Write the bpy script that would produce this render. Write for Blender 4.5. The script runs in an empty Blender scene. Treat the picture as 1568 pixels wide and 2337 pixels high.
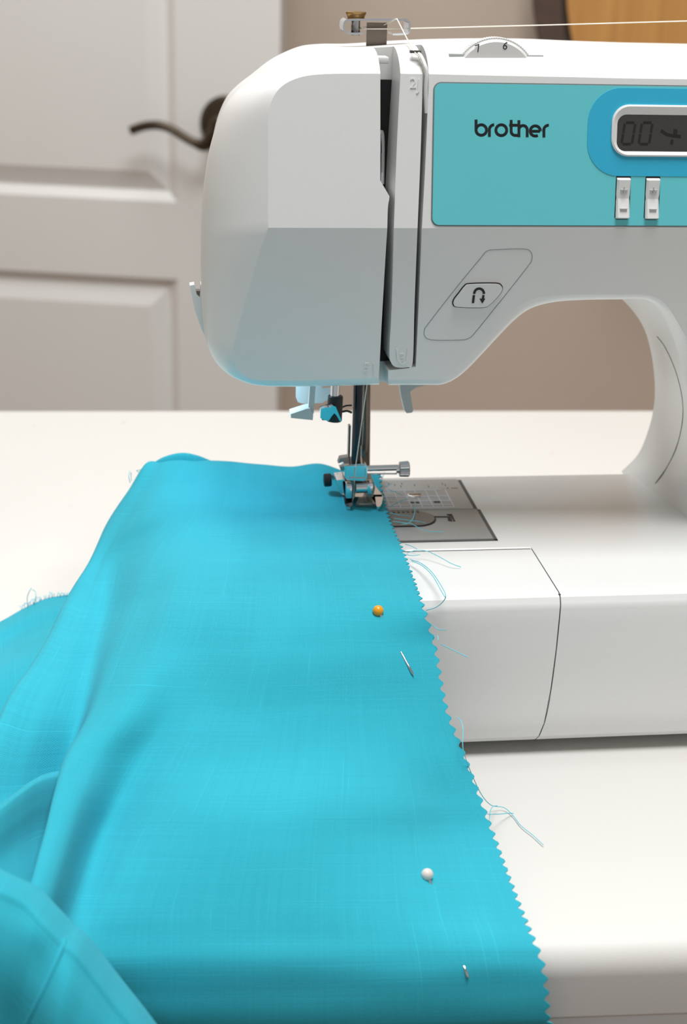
import bpy, bmesh, math, random
import numpy as np
from mathutils import Vector, Matrix
from mathutils.bvhtree import BVHTree
random.seed(7)

# ------------------------------------------------------------------ camera, light, exposure
TZ = 0.75                        # table top above the floor; "local" coordinates have z = 0 on the table
FPX, CX, CY = 3600.0, 784.0, 1168.5
YAW, TILT, ROLL = math.radians(7.5), math.radians(20.4), math.radians(1.5)
CAM = Vector((0, -0.583, 0.305))
RM = (Matrix.Rotation(-YAW, 3, 'Z') @ Matrix.Rotation(math.pi/2 - TILT, 3, 'X') @ Matrix.Rotation(ROLL, 3, 'Z'))
scene = bpy.context.scene
COL = scene.collection
cam_d = bpy.data.cameras.new('camera')
cam = bpy.data.objects.new('camera', cam_d)
COL.objects.link(cam)
cam.matrix_world = Matrix.Translation(CAM + Vector((0, 0, TZ))) @ RM.to_4x4()
cam_d.sensor_fit = 'VERTICAL'
cam_d.sensor_height = 23.37
cam_d.sensor_width = 15.68
cam_d.lens = 36.0
cam_d.clip_start = 0.02
cam_d.dof.use_dof = True
cam_d.dof.focus_distance = 0.60
cam_d.dof.aperture_fstop = 9.0
scene.camera = cam

world = bpy.data.worlds.new('world')
scene.world = world
world.use_nodes = True
bg = world.node_tree.nodes['Background']
bg.inputs[0].default_value = (0.96, 0.98, 1.0, 1)
bg.inputs[1].default_value = 0.43

def area_light(name, loc, rot, sx, sy, power, color=(1, 1, 1)):
    d = bpy.data.lights.new(name, 'AREA')
    d.shape = 'RECTANGLE'; d.size = sx; d.size_y = sy; d.energy = power; d.color = color
    o = bpy.data.objects.new(name, d); COL.objects.link(o)
    o.location = loc; o.rotation_euler = rot
    return o
area_light('overhead_area', (0.20, -0.30, 2.38), (0, 0, 0), 0.7, 0.7, 27, (0.97, 0.985, 1.0))
area_light('overhead_area', (-0.10, 0.62, 2.38), (0, 0, 0), 0.7, 0.7, 14, (0.97, 0.985, 1.0))  # unseen fill, added to brighten the door and back wall

vs = scene.view_settings
vs.view_transform = 'Standard'; vs.look = 'None'; vs.gamma = 1.0
vs.use_curve_mapping = False
vs.exposure = 0.0

# ------------------------------------------------------------------ pixel helpers (directions only; depth from contact planes)
def ray(x, y):
    return RM @ Vector(((x - CX)/FPX, -(y - CY)/FPX, -1.0))
def PY(x, y, Y):
    d = ray(x, y); return CAM + d*((Y - CAM.y)/d.y)
def PZ(x, y, Z):
    d = ray(x, y); return CAM + d*((Z - CAM.z)/d.z)
ZC, KF, KU = 0.1993, 0.20, 0.15  # crease height of the front face, lean of the facets below and above it
def yfront(z):
    return (z - ZC)*KU if z >= ZC else (ZC - z)*KF
def PF(x, y, off=0.0):           # point on the front face of the arm
    d = ray(x, y)
    for k in (-KU, KF):          # plane Y + k*z = k*ZC
        p = CAM + d*((k*ZC - CAM.y - k*CAM.z)/(d.y + k*d.z))
        if p.z >= ZC: break
    return p + Vector((0, -off, 0))

def s2l(c):
    return tuple(((v/255)/12.92 if v/255 <= .04045 else ((v/255 + .055)/1.055)**2.4) for v in c)

# ------------------------------------------------------------------ materials
def mat(name, rgb, rough=0.5, metal=0.0, var=0.0, vscale=30.0, bump=0.0, bscale=400.0, coat=0.0, trans=0.0, spec=0.5):
    m = bpy.data.materials.new(name); m.use_nodes = True
    nt = m.node_tree; b = nt.nodes['Principled BSDF']
    c = s2l(rgb)
    b.inputs['Base Color'].default_value = (*c, 1)
    b.inputs['Roughness'].default_value = rough
    b.inputs['Metallic'].default_value = metal
    b.inputs['Coat Weight'].default_value = coat
    b.inputs['Transmission Weight'].default_value = trans
    b.inputs['Specular IOR Level'].default_value = spec
    tc = nt.nodes.new('ShaderNodeTexCoord')
    n = nt.nodes.new('ShaderNodeTexNoise'); n.inputs['Scale'].default_value = vscale; n.inputs['Detail'].default_value = 4
    nt.links.new(tc.outputs['Object'], n.inputs['Vector'])
    r = nt.nodes.new('ShaderNodeValToRGB')
    k = var
    r.color_ramp.elements[0].position = .3; r.color_ramp.elements[1].position = .7
    r.color_ramp.elements[0].color = (*[v*(1 - k) for v in c], 1)
    r.color_ramp.elements[1].color = (*[min(1, v*(1 + k)) for v in c], 1)
    nt.links.new(n.outputs['Fac'], r.inputs[0]); nt.links.new(r.outputs[0], b.inputs['Base Color'])
    if bump:
        n2 = nt.nodes.new('ShaderNodeTexNoise'); n2.inputs['Scale'].default_value = bscale; n2.inputs['Detail'].default_value = 3
        nt.links.new(tc.outputs['Object'], n2.inputs['Vector'])
        bp = nt.nodes.new('ShaderNodeBump'); bp.inputs['Strength'].default_value = bump; bp.inputs['Distance'].default_value = .0005
        nt.links.new(n2.outputs['Fac'], bp.inputs['Height']); nt.links.new(bp.outputs[0], b.inputs['Normal'])
    return m

def fabric_mat(name, rgb):
    m = bpy.data.materials.new(name); m.use_nodes = True
    nt = m.node_tree; N = nt.nodes; L = nt.links; b = N['Principled BSDF']
    b.inputs['Roughness'].default_value = 0.85
    b.inputs['Sheen Weight'].default_value = 0.06
    b.inputs['Sheen Roughness'].default_value = 0.6
    b.inputs['Specular IOR Level'].default_value = 0.15
    uv = N.new('ShaderNodeUVMap'); uv.uv_map = 'UVMap'
    sep = N.new('ShaderNodeSeparateXYZ'); L.new(uv.outputs[0], sep.inputs[0])
    def mth(op, a, bb=None):
        n = N.new('ShaderNodeMath'); n.operation = op
        for i, v in enumerate((a, bb)):
            if v is None: continue
            if isinstance(v, (int, float)): n.inputs[i].default_value = v
            else: L.new(v, n.inputs[i])
        return n.outputs[0]
    per = 0.00062
    su = mth('SINE', mth('MULTIPLY', sep.outputs[0], 2*math.pi/per))
    sv = mth('SINE', mth('MULTIPLY', sep.outputs[1], 2*math.pi/per))
    weave = mth('MULTIPLY', su, sv)
    # slub streaks along warp and weft
    def streak(sx, sy):
        mp = N.new('ShaderNodeMapping'); mp.inputs['Scale'].default_value = (sx, sy, 1)
        L.new(uv.outputs[0], mp.inputs[0])
        n = N.new('ShaderNodeTexNoise'); n.inputs['Scale'].default_value = 1.0; n.inputs['Detail'].default_value = 2
        L.new(mp.outputs[0], n.inputs[0]); return n.outputs['Fac']
    a = streak(14, 1300); c = streak(1300, 14); big = streak(40, 40)
    st = mth('ADD', mth('MULTIPLY', mth('SUBTRACT', a, .5), .16), mth('MULTIPLY', mth('SUBTRACT', c, .5), .14))
    st = mth('ADD', st, mth('MULTIPLY', mth('SUBTRACT', big, .5), .10))
    def slub(sx, sy):
        f = mth('SUBTRACT', streak(sx, sy), .66)
        return mth('MINIMUM', mth('MAXIMUM', mth('MULTIPLY', f, 3.0), 0.0), .15)
    st = mth('ADD', st, mth('ADD', slub(16, 1500), slub(1500, 16)))
    fac = mth('ADD', mth('ADD', mth('MULTIPLY', weave, .07), st), 1.0)
    col = s2l(rgb)
    vm = N.new('ShaderNodeVectorMath'); vm.operation = 'SCALE'; vm.inputs[0].default_value = col
    L.new(fac, vm.inputs['Scale']); L.new(vm.outputs[0], b.inputs['Base Color'])
    bp = N.new('ShaderNodeBump'); bp.inputs['Strength'].default_value = .5; bp.inputs['Distance'].default_value = .00012
    L.new(mth('ADD', weave, mth('MULTIPLY', st, 6.0)), bp.inputs['Height']); L.new(bp.outputs[0], b.inputs['Normal'])
    return m

def table_mat(name):
    m = mat(name, (213, 211, 206), .48, var=.012, vscale=6, bump=.12, bscale=160)
    nt = m.node_tree; N = nt.nodes; L = nt.links; b = N['Principled BSDF']
    tc = N.new('ShaderNodeTexCoord')
    v = N.new('ShaderNodeTexVoronoi'); v.inputs['Scale'].default_value = 34; L.new(tc.outputs['Object'], v.inputs['Vector'])
    ns = N.new('ShaderNodeTexNoise'); ns.inputs['Scale'].default_value = 420; L.new(tc.outputs['Object'], ns.inputs['Vector'])
    ad = N.new('ShaderNodeMath'); ad.operation = 'MULTIPLY_ADD'; L.new(ns.outputs['Fac'], ad.inputs[0]); ad.inputs[1].default_value = .10; L.new(v.outputs['Distance'], ad.inputs[2])
    r = N.new('ShaderNodeMapRange'); r.inputs[1].default_value = .085; r.inputs[2].default_value = .115; r.inputs[3].default_value = .5; r.inputs[4].default_value = 0
    L.new(ad.outputs[0], r.inputs[0])
    sp = N.new('ShaderNodeSeparateColor'); L.new(v.outputs['Color'], sp.inputs[0])
    gt = N.new('ShaderNodeMath'); gt.operation = 'GREATER_THAN'; gt.inputs[1].default_value = .62; L.new(sp.outputs[0], gt.inputs[0])
    ml = N.new('ShaderNodeMath'); ml.operation = 'MULTIPLY'; L.new(gt.outputs[0], ml.inputs[0]); L.new(r.outputs[0], ml.inputs[1])
    gt2 = N.new('ShaderNodeMath'); gt2.operation = 'GREATER_THAN'; gt2.inputs[1].default_value = .6; L.new(sp.outputs[1], gt2.inputs[0])
    mc = N.new('ShaderNodeMix'); mc.data_type = 'RGBA'; mc.inputs[6].default_value = (.33, .31, .28, 1); mc.inputs[7].default_value = (.75, .30, .28, 1)
    L.new(gt2.outputs[0], mc.inputs[0])
    mx = N.new('ShaderNodeMix'); mx.data_type = 'RGBA'
    src = b.inputs['Base Color'].links[0].from_socket
    L.new(ml.outputs[0], mx.inputs[0]); L.new(src, mx.inputs[6]); L.new(mc.outputs[2], mx.inputs[7]); L.new(mx.outputs[2], b.inputs['Base Color'])
    return m

def wood_mat(name, c1, c2, rough, sc=(3, 60, 3)):
    m = bpy.data.materials.new(name); m.use_nodes = True
    nt = m.node_tree; N = nt.nodes; L = nt.links; b = N['Principled BSDF']; b.inputs['Roughness'].default_value = rough
    tc = N.new('ShaderNodeTexCoord'); mp = N.new('ShaderNodeMapping'); mp.inputs['Scale'].default_value = sc
    L.new(tc.outputs['Object'], mp.inputs[0])
    n = N.new('ShaderNodeTexNoise'); n.inputs['Scale'].default_value = 2; n.inputs['Detail'].default_value = 6; L.new(mp.outputs[0], n.inputs[0])
    r = N.new('ShaderNodeValToRGB'); r.color_ramp.elements[0].position = .35; r.color_ramp.elements[1].position = .65
    r.color_ramp.elements[0].color = (*s2l(c1), 1); r.color_ramp.elements[1].color = (*s2l(c2), 1)
    L.new(n.outputs[0], r.inputs[0]); L.new(r.outputs[0], b.inputs['Base Color'])
    return m

M = {}
M['plastic'] = mat('white_plastic', (229, 229, 227), .30, var=.006, bump=.05, bscale=2500)
M['plastic_grey'] = mat('pale_grey_plastic', (176, 180, 178), .4, var=.01)
M['plastic_clear'] = mat('milky_plastic', (190, 197, 196), .35, var=.01)
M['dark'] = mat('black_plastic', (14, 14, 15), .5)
M['gap'] = mat('seam_grey', (84, 84, 82), .7)
M['edge'] = mat('panel_edge_grey', (128, 132, 132), .6)
M['teal'] = mat('teal_panel', (100, 204, 211), .42, var=.006)
M['blue'] = mat('blue_panel', (46, 178, 214), .42, var=.006)
M['lcd'] = mat('lcd_glass', (60, 58, 54), .18, var=.03)
M['ink'] = mat('black_ink', (14, 22, 26), .5)
M['lcdink'] = mat('lcd_segment', (28, 26, 24), .35)
M['grey_ink'] = mat('grey_ink', (60, 62, 66), .6)
M['chrome'] = mat('chrome', (222, 222, 224), .10, 1.0)
M['steel'] = mat('brushed_steel', (150, 148, 145), .34, 1.0, var=.05, vscale=200)
M['bronze_steel'] = mat('dull_steel', (120, 108, 98), .30, 1.0, var=.08, vscale=60)
M['brass'] = mat('brass', (170, 140, 90), .3, 1.0)
M['black_metal'] = mat('black_metal', (60, 62, 66), .22, 1.0)
M['plate'] = mat('needle_plate_steel', (184, 184, 182), .42, .25, var=.03, vscale=120)
M['plate2'] = mat('bobbin_plate_steel', (160, 160, 158), .45, .25, var=.03, vscale=120)
M['smoke'] = mat('smoked_plastic', (92, 88, 84), .25, var=.05)
M['etch'] = mat('plate_line_white', (222, 222, 228), .5)
M['fabric'] = fabric_mat('turquoise_linen', (48, 172, 192))
M['fthread'] = mat('turquoise_thread', (110, 205, 218), .8)
M['thread'] = mat('white_thread', (236, 230, 216), .8)
M['orange'] = mat('orange_bead', (240, 160, 30), .25)
M['pearl'] = mat('pearl_bead', (226, 216, 208), .18, var=.02, coat=.5)
M['clear'] = mat('clear_foot_plastic', (244, 240, 228), .06, trans=.9)
M['lamp'] = mat('lamp_lens', (240, 245, 255), .2)
M['lamp'].node_tree.nodes['Principled BSDF'].inputs['Emission Color'].default_value = (.7, .88, 1, 1)
M['lamp'].node_tree.nodes['Principled BSDF'].inputs['Emission Strength'].default_value = 3.0
M['table'] = table_mat('white_painted_table')
M['wall'] = mat('taupe_wall_paint', (212, 196, 179), .75, var=.02, vscale=8, bump=.15, bscale=120)
M['door'] = mat('white_door_paint', (233, 232, 229), .42, var=.01, vscale=5)
M['ceil'] = mat('ceiling_paint', (235, 233, 228), .8)
M['floor'] = wood_mat('floor_wood', (112, 82, 58), (142, 108, 78), .45, (2, 12, 2))
M['handle'] = mat('antique_bronze', (82, 72, 60), .34, .85, var=.1, vscale=80)
M['gtop'] = wood_mat('amber_spruce', (206, 150, 84), (222, 166, 96), .28, (60, 3, 3))
M['gside'] = wood_mat('dark_mahogany', (62, 32, 28), (84, 46, 38), .3, (4, 4, 40))
M['gbind'] = mat('dark_binding', (44, 34, 30), .3)

# ------------------------------------------------------------------ mesh helpers
def link(name, me, m, parent=None, ang=35):
    bm = bmesh.new(); bm.from_mesh(me)
    for f in bm.faces: f.smooth = True
    lim = math.radians(ang)
    for e in bm.edges:
        if len(e.link_faces) == 2 and e.calc_face_angle(0) > lim: e.smooth = False
    bm.to_mesh(me); bm.free()
    o = bpy.data.objects.new(name, me); COL.objects.link(o)
    if m is not None: me.materials.append(m)
    if parent is not None: o.parent = parent
    return o
def mesh(name, V, Fc, m, parent=None, ang=35, fixn=True):
    me = bpy.data.meshes.new(name); me.from_pydata([tuple(v) for v in V], [], Fc)
    if fixn:
        bm = bmesh.new(); bm.from_mesh(me); bmesh.ops.remove_doubles(bm, verts=bm.verts, dist=1e-7)
        bmesh.ops.recalc_face_normals(bm, faces=bm.faces); bm.to_mesh(me); bm.free()
    return link(name, me, m, parent, ang)
def empty(name, loc, label, cat, group=None):
    o = bpy.data.objects.new(name, None); COL.objects.link(o); o.location = loc
    o.empty_display_size = .02
    tag(o, label, cat, group); return o
def tag(o, label, cat, group=None):
    o['label'] = label; o['category'] = cat
    if group: o['group'] = group
    return o
class G:                                     # geometry collector
    def __init__(s): s.v = []; s.f = []
    def add(s, V, Fc):
        n = len(s.v); s.v += [Vector(v) for v in V]; s.f += [[i + n for i in f] for f in Fc]; return s
    def box(s, lo, hi, bev=0.0):
        bm = bmesh.new(); bmesh.ops.create_cube(bm, size=1)
        for v in bm.verts:
            v.co = Vector([lo[i] + (v.co[i] + .5)*(hi[i] - lo[i]) for i in range(3)])
        if bev: bmesh.ops.bevel(bm, geom=list(bm.edges), offset=bev, segments=2, profile=.5, affect='EDGES')
        bm.verts.index_update()
        s.add([v.co.copy() for v in bm.verts], [[v.index for v in f.verts] for f in bm.faces]); bm.free(); return s
    def tube(s, pts, r, n=10, cap=True):
        pts = [Vector(p) for p in pts]; R = r if isinstance(r, (list, tuple)) else [r]*len(pts)
        V = []; up = None
        for i, p in enumerate(pts):
            t = (pts[min(i + 1, len(pts) - 1)] - pts[max(i - 1, 0)]).normalized()
            if up is None:
                up = t.orthogonal().normalized()
            up = (up - t*up.dot(t)).normalized(); w = t.cross(up)
            V += [p + (up*math.cos(a) + w*math.sin(a))*R[i] for a in [2*math.pi*k/n for k in range(n)]]
        Fc = [[i*n + k, i*n + (k + 1) % n, (i + 1)*n + (k + 1) % n, (i + 1)*n + k] for i in range(len(pts) - 1) for k in range(n)]
        if cap: Fc += [list(range(n))[::-1], [(len(pts) - 1)*n + k for k in range(n)]]
        return s.add(V, Fc)
    def lathe(s, o, axis, prof, n=32):       # prof: list of (distance along axis, radius)
        o = Vector(o); a = Vector(axis).normalized(); u = a.orthogonal().normalized(); w = a.cross(u)
        V = []
        for h, r in prof:
            V += [o + a*h + (u*math.cos(t) + w*math.sin(t))*max(r, 1e-5) for t in [2*math.pi*k/n for k in range(n)]]
        m = len(prof)
        Fc = [[i*n + k, i*n + (k + 1) % n, (i + 1)*n + (k + 1) % n, (i + 1)*n + k] for i in range(m - 1) for k in range(n)]
        Fc += [list(range(n))[::-1], [(m - 1)*n + k for k in range(n)]]
        return s.add(V, Fc)
    def prism(s, poly, off):                 # poly: 3D points, off: extrusion vector
        n = len(poly); off = Vector(off); P = [Vector(p) for p in poly]
        V = P + [p + off for p in P]
        Fc = [list(range(n)), [n + i for i in range(n)][::-1]] + [[i, (i + 1) % n, n + (i + 1) % n, n + i] for i in range(n)]
        return s.add(V, Fc)
    def ribbon(s, pts, w, off, closed=False, nrm=Vector((0, -1, 0))):
        pts = [Vector(p) for p in pts]; n = len(pts); A = []; B = []
        for i, p in enumerate(pts):
            a = pts[i - 1] if (i > 0 or closed) else p
            b = pts[(i + 1) % n] if (i < n - 1 or closed) else p
            t1 = (p - a); t2 = (b - p)
            t1 = t1.normalized() if t1.length > 1e-9 else t2.normalized()
            t2 = t2.normalized() if t2.length > 1e-9 else t1
            t = (t1 + t2).normalized(); d = nrm.cross(t).normalized()
            c = max(.5, math.sqrt(max(0, (1 + t1.dot(t2))/2)))
            A.append(p + d*w/2/c); B.append(p - d*w/2/c)
        off = Vector(off)
        V = A + B + [p + off for p in A] + [p + off for p in B]
        Fc = []
        for i in range(n if closed else n - 1):
            j = (i + 1) % n
            Fc += [[i, j, n + j, n + i], [2*n + i, 3*n + i, 3*n + j, 2*n + j], [i, 2*n + i, 2*n + j, j], [n + i, n + j, 3*n + j, 3*n + i]]
        if not closed:
            Fc += [[0, n, 3*n, 2*n], [n - 1, 3*n - 1, 4*n - 1, 2*n - 1]]
            Fc[-1] = [n - 1, 3*n - 1, 4*n - 1, 2*n - 1][::-1]
            Fc[-1] = [n - 1, 2*n - 1, 4*n - 1, 3*n - 1]
        return s.add(V, Fc)
    def build(s, name, m, parent=None, ang=35, fixn=True):
        return mesh(name, s.v, s.f, m, parent, ang, fixn)

def cat_pt(a, b, c, d, t):
    return .5*((2*b) + (c - a)*t + (2*a - 5*b + 4*c - d)*t*t + (3*b - a - 3*c + d)*t**3)
def smooth_loop(P, sharp, sub):
    n = len(P); out = []; idx = []
    for i in range(n):
        p1, p2 = P[i], P[(i + 1) % n]
        p0 = P[i - 1] if not sharp[i] else p1*2 - p2
        p3 = P[(i + 2) % n] if not sharp[(i + 1) % n] else p2*2 - p1
        idx.append(len(out))
        for k in range(sub): out.append(cat_pt(p0, p1, p2, p3, k/sub))
    return out, idx
def smooth_line(P, sub):
    P = [Vector(p) for p in P]; out = []
    for i in range(len(P) - 1):
        p0 = P[i - 1] if i else P[0]*2 - P[1]
        p3 = P[i + 2] if i + 2 < len(P) else P[-1]*2 - P[-2]
        for k in range(sub): out.append(cat_pt(p0, P[i], P[i + 1], p3, k/sub))
    out.append(P[-1]); return out
def rrect(x0, z0, x1, z1, r, n=6):
    out = []
    for cx, cz, a0 in ((x1 - r, z1 - r, 0), (x0 + r, z1 - r, 90), (x0 + r, z0 + r, 180), (x1 - r, z0 + r, 270)):
        for k in range(n + 1):
            a = math.radians(a0 + 90*k/n); out.append((cx + r*math.cos(a), cz + r*math.sin(a)))
    return out
def bvh_of(objs):
    V = []; Fc = []
    for o in objs:
        n = len(V); V += [o.matrix_basis @ v.co for v in o.data.vertices]; Fc += [[i + n for i in p.vertices] for p in o.data.polygons]
    return BVHTree.FromPolygons(V, Fc)
def text_geo(body, size, origin, xdir, zdir, thick, g):
    cu = bpy.data.curves.new('txt', 'FONT'); cu.body = body; cu.size = size; cu.align_x = 'CENTER'; cu.align_y = 'CENTER'
    o = bpy.data.objects.new('txt', cu); COL.objects.link(o)
    dg = bpy.context.evaluated_depsgraph_get(); me = o.evaluated_get(dg).to_mesh()
    xd = Vector(xdir).normalized(); zd = Vector(zdir).normalized(); nd = xd.cross(zd)
    bm = bmesh.new(); bm.from_mesh(me)
    r = bmesh.ops.extrude_face_region(bm, geom=list(bm.faces))
    for e in r['geom']:
        if isinstance(e, bmesh.types.BMVert): e.co.z += thick
    bm.verts.index_update()
    g.add([Vector(origin) + xd*v.co.x + zd*v.co.y + nd*v.co.z for v in bm.verts], [[v.index for v in f.verts] for f in bm.faces])
    bm.free(); o.evaluated_get(dg).to_mesh_clear(); bpy.data.objects.remove(o); bpy.data.curves.remove(cu)

T = Vector((0, 0, TZ))
#@@STRUCTURE
# ------------------------------------------------------------------ room
def struct(o): o['kind'] = 'structure'; return o
WR = math.radians(-2.2)                       # desk and back wall run turned a little against the machine
WALL_Y = 1.46
def rotz(p, a): c, s = math.cos(a), math.sin(a); return Vector((p[0]*c - p[1]*s, p[0]*s + p[1]*c, p[2]))
X0, X1, YB, ZH = -1.7, 2.3, -1.9, 2.44
def room(name, lo, hi, m):
    g = G().box(lo, hi); g.v = [rotz(v, WR) for v in g.v]; return struct(g.build(name, m))
room('floor', (X0, YB, -.05), (X1, WALL_Y + .1, 0), M['floor'])
room('ceiling', (X0, YB, ZH), (X1, WALL_Y + .1, ZH + .05), M['ceil'])
room('wall_back', (X0, WALL_Y, 0), (X1, WALL_Y + .1, ZH), M['wall'])
room('wall_left', (X0 - .1, YB, 0), (X0, WALL_Y + .1, ZH), M['wall'])
room('wall_right', (X1, YB, 0), (X1 + .1, WALL_Y + .1, ZH), M['wall'])
room('baseboard_back', (X0, WALL_Y - .014, 0), (X1, WALL_Y, .09), M['door'])

# door, standing ajar in front of the back wall
DA = math.radians(-15.3)
dx = Vector((math.cos(DA), math.sin(DA), 0)); dn = Vector((-math.sin(DA), math.cos(DA), 0))   # dn points away from camera
D0 = PY(636, 470, 1.235)                      # point on the latch edge of the front face
def PD(x, y):                                 # pixel on the door front plane -> (s along door, z local)
    d = ray(x, y); t = (D0 - CAM).dot(dn)/d.dot(dn); p = CAM + d*t
    return (p - D0).dot(dx), p.z
def D3(s, z, depth=0.0):                      # door coordinates -> world
    p = D0 + dx*s + dn*depth; return Vector((p.x, p.y, z + TZ))
DW = 0.76; DT = 0.036
zb, zt = .008 - TZ, 2.03 - TZ
s_out = PD(404, 462)[0]; s_gr = PD(374, 424)[0]; s_f = PD(337, 378)[0]
up_out, up_gr, up_f = PD(404, 462)[1], PD(374, 424)[1], PD(337, 378)[1]
lo_out, lo_gr, lo_f = PD(404, 638)[1], PD(388, 660)[1], PD(344, 712)[1]
i1, i2 = s_out - s_gr, s_out - s_f
g = G()
def pan(z0o, z1o):                            # nested rectangles of one raised panel
    R = []
    for ins, dep in ((0, 0), (i1*.75, .0085), (i2, .001)):
        a, b = -DW - s_out + ins, s_out - ins
        R.append([D3(a, z0o + ins, dep), D3(b, z0o + ins, dep), D3(b, z1o - ins, dep), D3(a, z1o - ins, dep)])
    return R
panels = [(up_out, zt - .12), (zb + .22, lo_out)]
a, b = -DW - s_out, s_out
def quad(p): g.add(p, [[0, 1, 2, 3]])
quad([D3(-DW, zb), D3(a, zb), D3(a, zt), D3(-DW, zt)]); quad([D3(b, zb), D3(0, zb), D3(0, zt), D3(b, zt)])
for z0, z1 in ((zb, panels[1][0]), (panels[1][1], panels[0][0]), (panels[0][1], zt)):
    quad([D3(a, z0), D3(b, z0), D3(b, z1), D3(a, z1)])
quad([D3(-DW, zb, DT), D3(-DW, zt, DT), D3(0, zt, DT), D3(0, zb, DT)])
for p, q in (((-DW, zb), (0, zb)), ((0, zb), (0, zt)), ((0, zt), (-DW, zt)), ((-DW, zt), (-DW, zb))):
    quad([D3(*p), D3(*p, DT), D3(*q, DT), D3(*q)])
door = struct(mesh('door_1', g.v, g.f, M['door'], None, 8, False))
for z0, z1 in panels:
    R = pan(z0, z1); gp = G()
    for k in range(2):
        for i in range(4): gp.add([R[k][i], R[k][(i + 1) % 4], R[k + 1][(i + 1) % 4], R[k + 1][i]], [[0, 1, 2, 3]])
    gp.add(R[2], [[0, 1, 2, 3]])
    mesh('door_panel', gp.v, gp.f, M['door'], door, 5, False)
hs, hz = PD(519, 281)
g = G().lathe(D3(hs, hz), -dn, [(0, .031), (.004, .031), (.008, .027), (.010, .014), (.030, .0125), (.046, .0125), (.050, .009)])
g.build('door_rosette', M['handle'], door, 30)
lv = []
for x, y in ((508, 312), (490, 318), (466, 315), (440, 301), (412, 284), (384, 276), (352, 278), (322, 288)):
    s, z = PD(x, y); lv.append(D3(s, z, -.044))
lv[0] = D3(hs, hz, -.044)
lp = smooth_line(lv, 5); n = len(lp)
G().tube(lp, [.0100 - .0050*min(1, i/(n*.3)) for i in range(n)], 12).build('door_handle', M['handle'], door, 40)

# ------------------------------------------------------------------ table
def tb(p): return rotz(p, WR) + T
TF, TBk, TX0, TX1 = -.1635, .4270, -.62, .95
prof = []
for k in range(9):
    a_ = math.radians(90*k/8); prof.append((TF - .002 + .011*(1 - math.sin(a_)), -.011*(1 - math.cos(a_))))
prof = [(TF + .010 - .0135*math.sin(math.radians(11.25*k)), -.011*(1 - math.cos(math.radians(11.25*k)))) for k in range(9)]
front = prof + [(prof[-1][0], -.026), (prof[-1][0] + .003, -.029)]
outl = front + [(TBk, -.029), (TBk + .004, -.025), (TBk + .004, -.004), (TBk, 0)]
table = empty('work_table', tb((.16, .13, -TZ)), 'white painted table with rounded front edge under the sewing machine', 'table')
inv = lambda V: [v - table.location for v in V]
n = len(outl)
V = [tb((TX0, y, z)) for y, z in outl] + [tb((TX1, y, z)) for y, z in outl]
Fc = [[i, (i + 1) % n, n + (i + 1) % n, n + i] for i in range(n)] + [list(range(n)), [n + i for i in range(n)]]
tabletop = mesh('table_top', inv(V), Fc, M['table'], table, 30)
def tbox(name, lo, hi, bev=.002):
    g = G().box(lo, hi, bev); return mesh(name, inv([tb(v) for v in g.v]), g.f, M['table'], table)
tbox('front_rail', (TX0 + .05, TF + .012, -.115), (TX1 - .05, TF + .034, -.029))
tbox('back_rail', (TX0 + .05, TBk - .04, -.115), (TX1 - .05, TBk - .02, -.029))
tbox('side_rail', (TX0 + .03, TF + .03, -.115), (TX0 + .05, TBk - .03, -.029))
tbox('side_rail', (TX1 - .05, TF + .03, -.115), (TX1 - .03, TBk - .03, -.029))
for lx in (TX0 + .02, TX1 - .075):
    for ly in (TF + .008, TBk - .068):
        tbox('leg', (lx, ly, -TZ), (lx + .055, ly + .055, -.029), .004)
#@@MACHINE
# ------------------------------------------------------------------ sewing machine
machine = empty('sewing_machine', T + Vector((.2, .03, 0)), 'white computerised sewing machine with turquoise control panel standing on the table', 'sewing machine')
MO = Vector((.2, .03, 0))
def mb(g, name, m, parent=machine, ang=35, fixn=True):
    g.v = [v - MO for v in g.v]
    return g.build(name, m, parent, ang, fixn)
def mbs(g, *a, **k):             # parts laid out on the upright plane, sheared onto the leaning upper face
    g.v = [Vector((v.x, v.y + max(0, v.z - ZC)*KU, v.z)) for v in g.v]
    return mb(g, *a, **k)
YO, YR = .028, .097
def resolve(L):
    Fp, Op, Rp, sh, cr = [], [], [], [], []
    for i, e in enumerate(L):
        f, o = e[0], e[1]; fl = e[2] if len(e) > 2 else ''; rr = e[3] if len(e) > 3 else None
        if f[0] > 2: F_ = PF(*f)
        else: F_ = Vector((f[0], yfront(f[1]), f[1]))
        if o == 's': O_ = Vector((F_.x, YO, F_.z))
        elif o[0] > 2: O_ = PY(o[0], o[1], YO)
        else: O_ = Vector((o[0], YO, o[1]))
        if 'x' in fl: O_.x = F_.x
        if 'c' in fl: F_ = Vector((F_.x, 0, ZC)); cr.append(i)
        if o == 's': O_ = Vector((F_.x, YO, F_.z))
        Fp.append(F_); Op.append(O_); sh.append('!' in fl)
        if rr is None: Rp.append(None)
        elif rr[0] > 2: Rp.append(PY(rr[0], rr[1], YR))
        else: Rp.append(Vector((O_.x + rr[0], YR, O_.z + rr[1])))
    return Fp, Op, Rp, sh, cr
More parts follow.
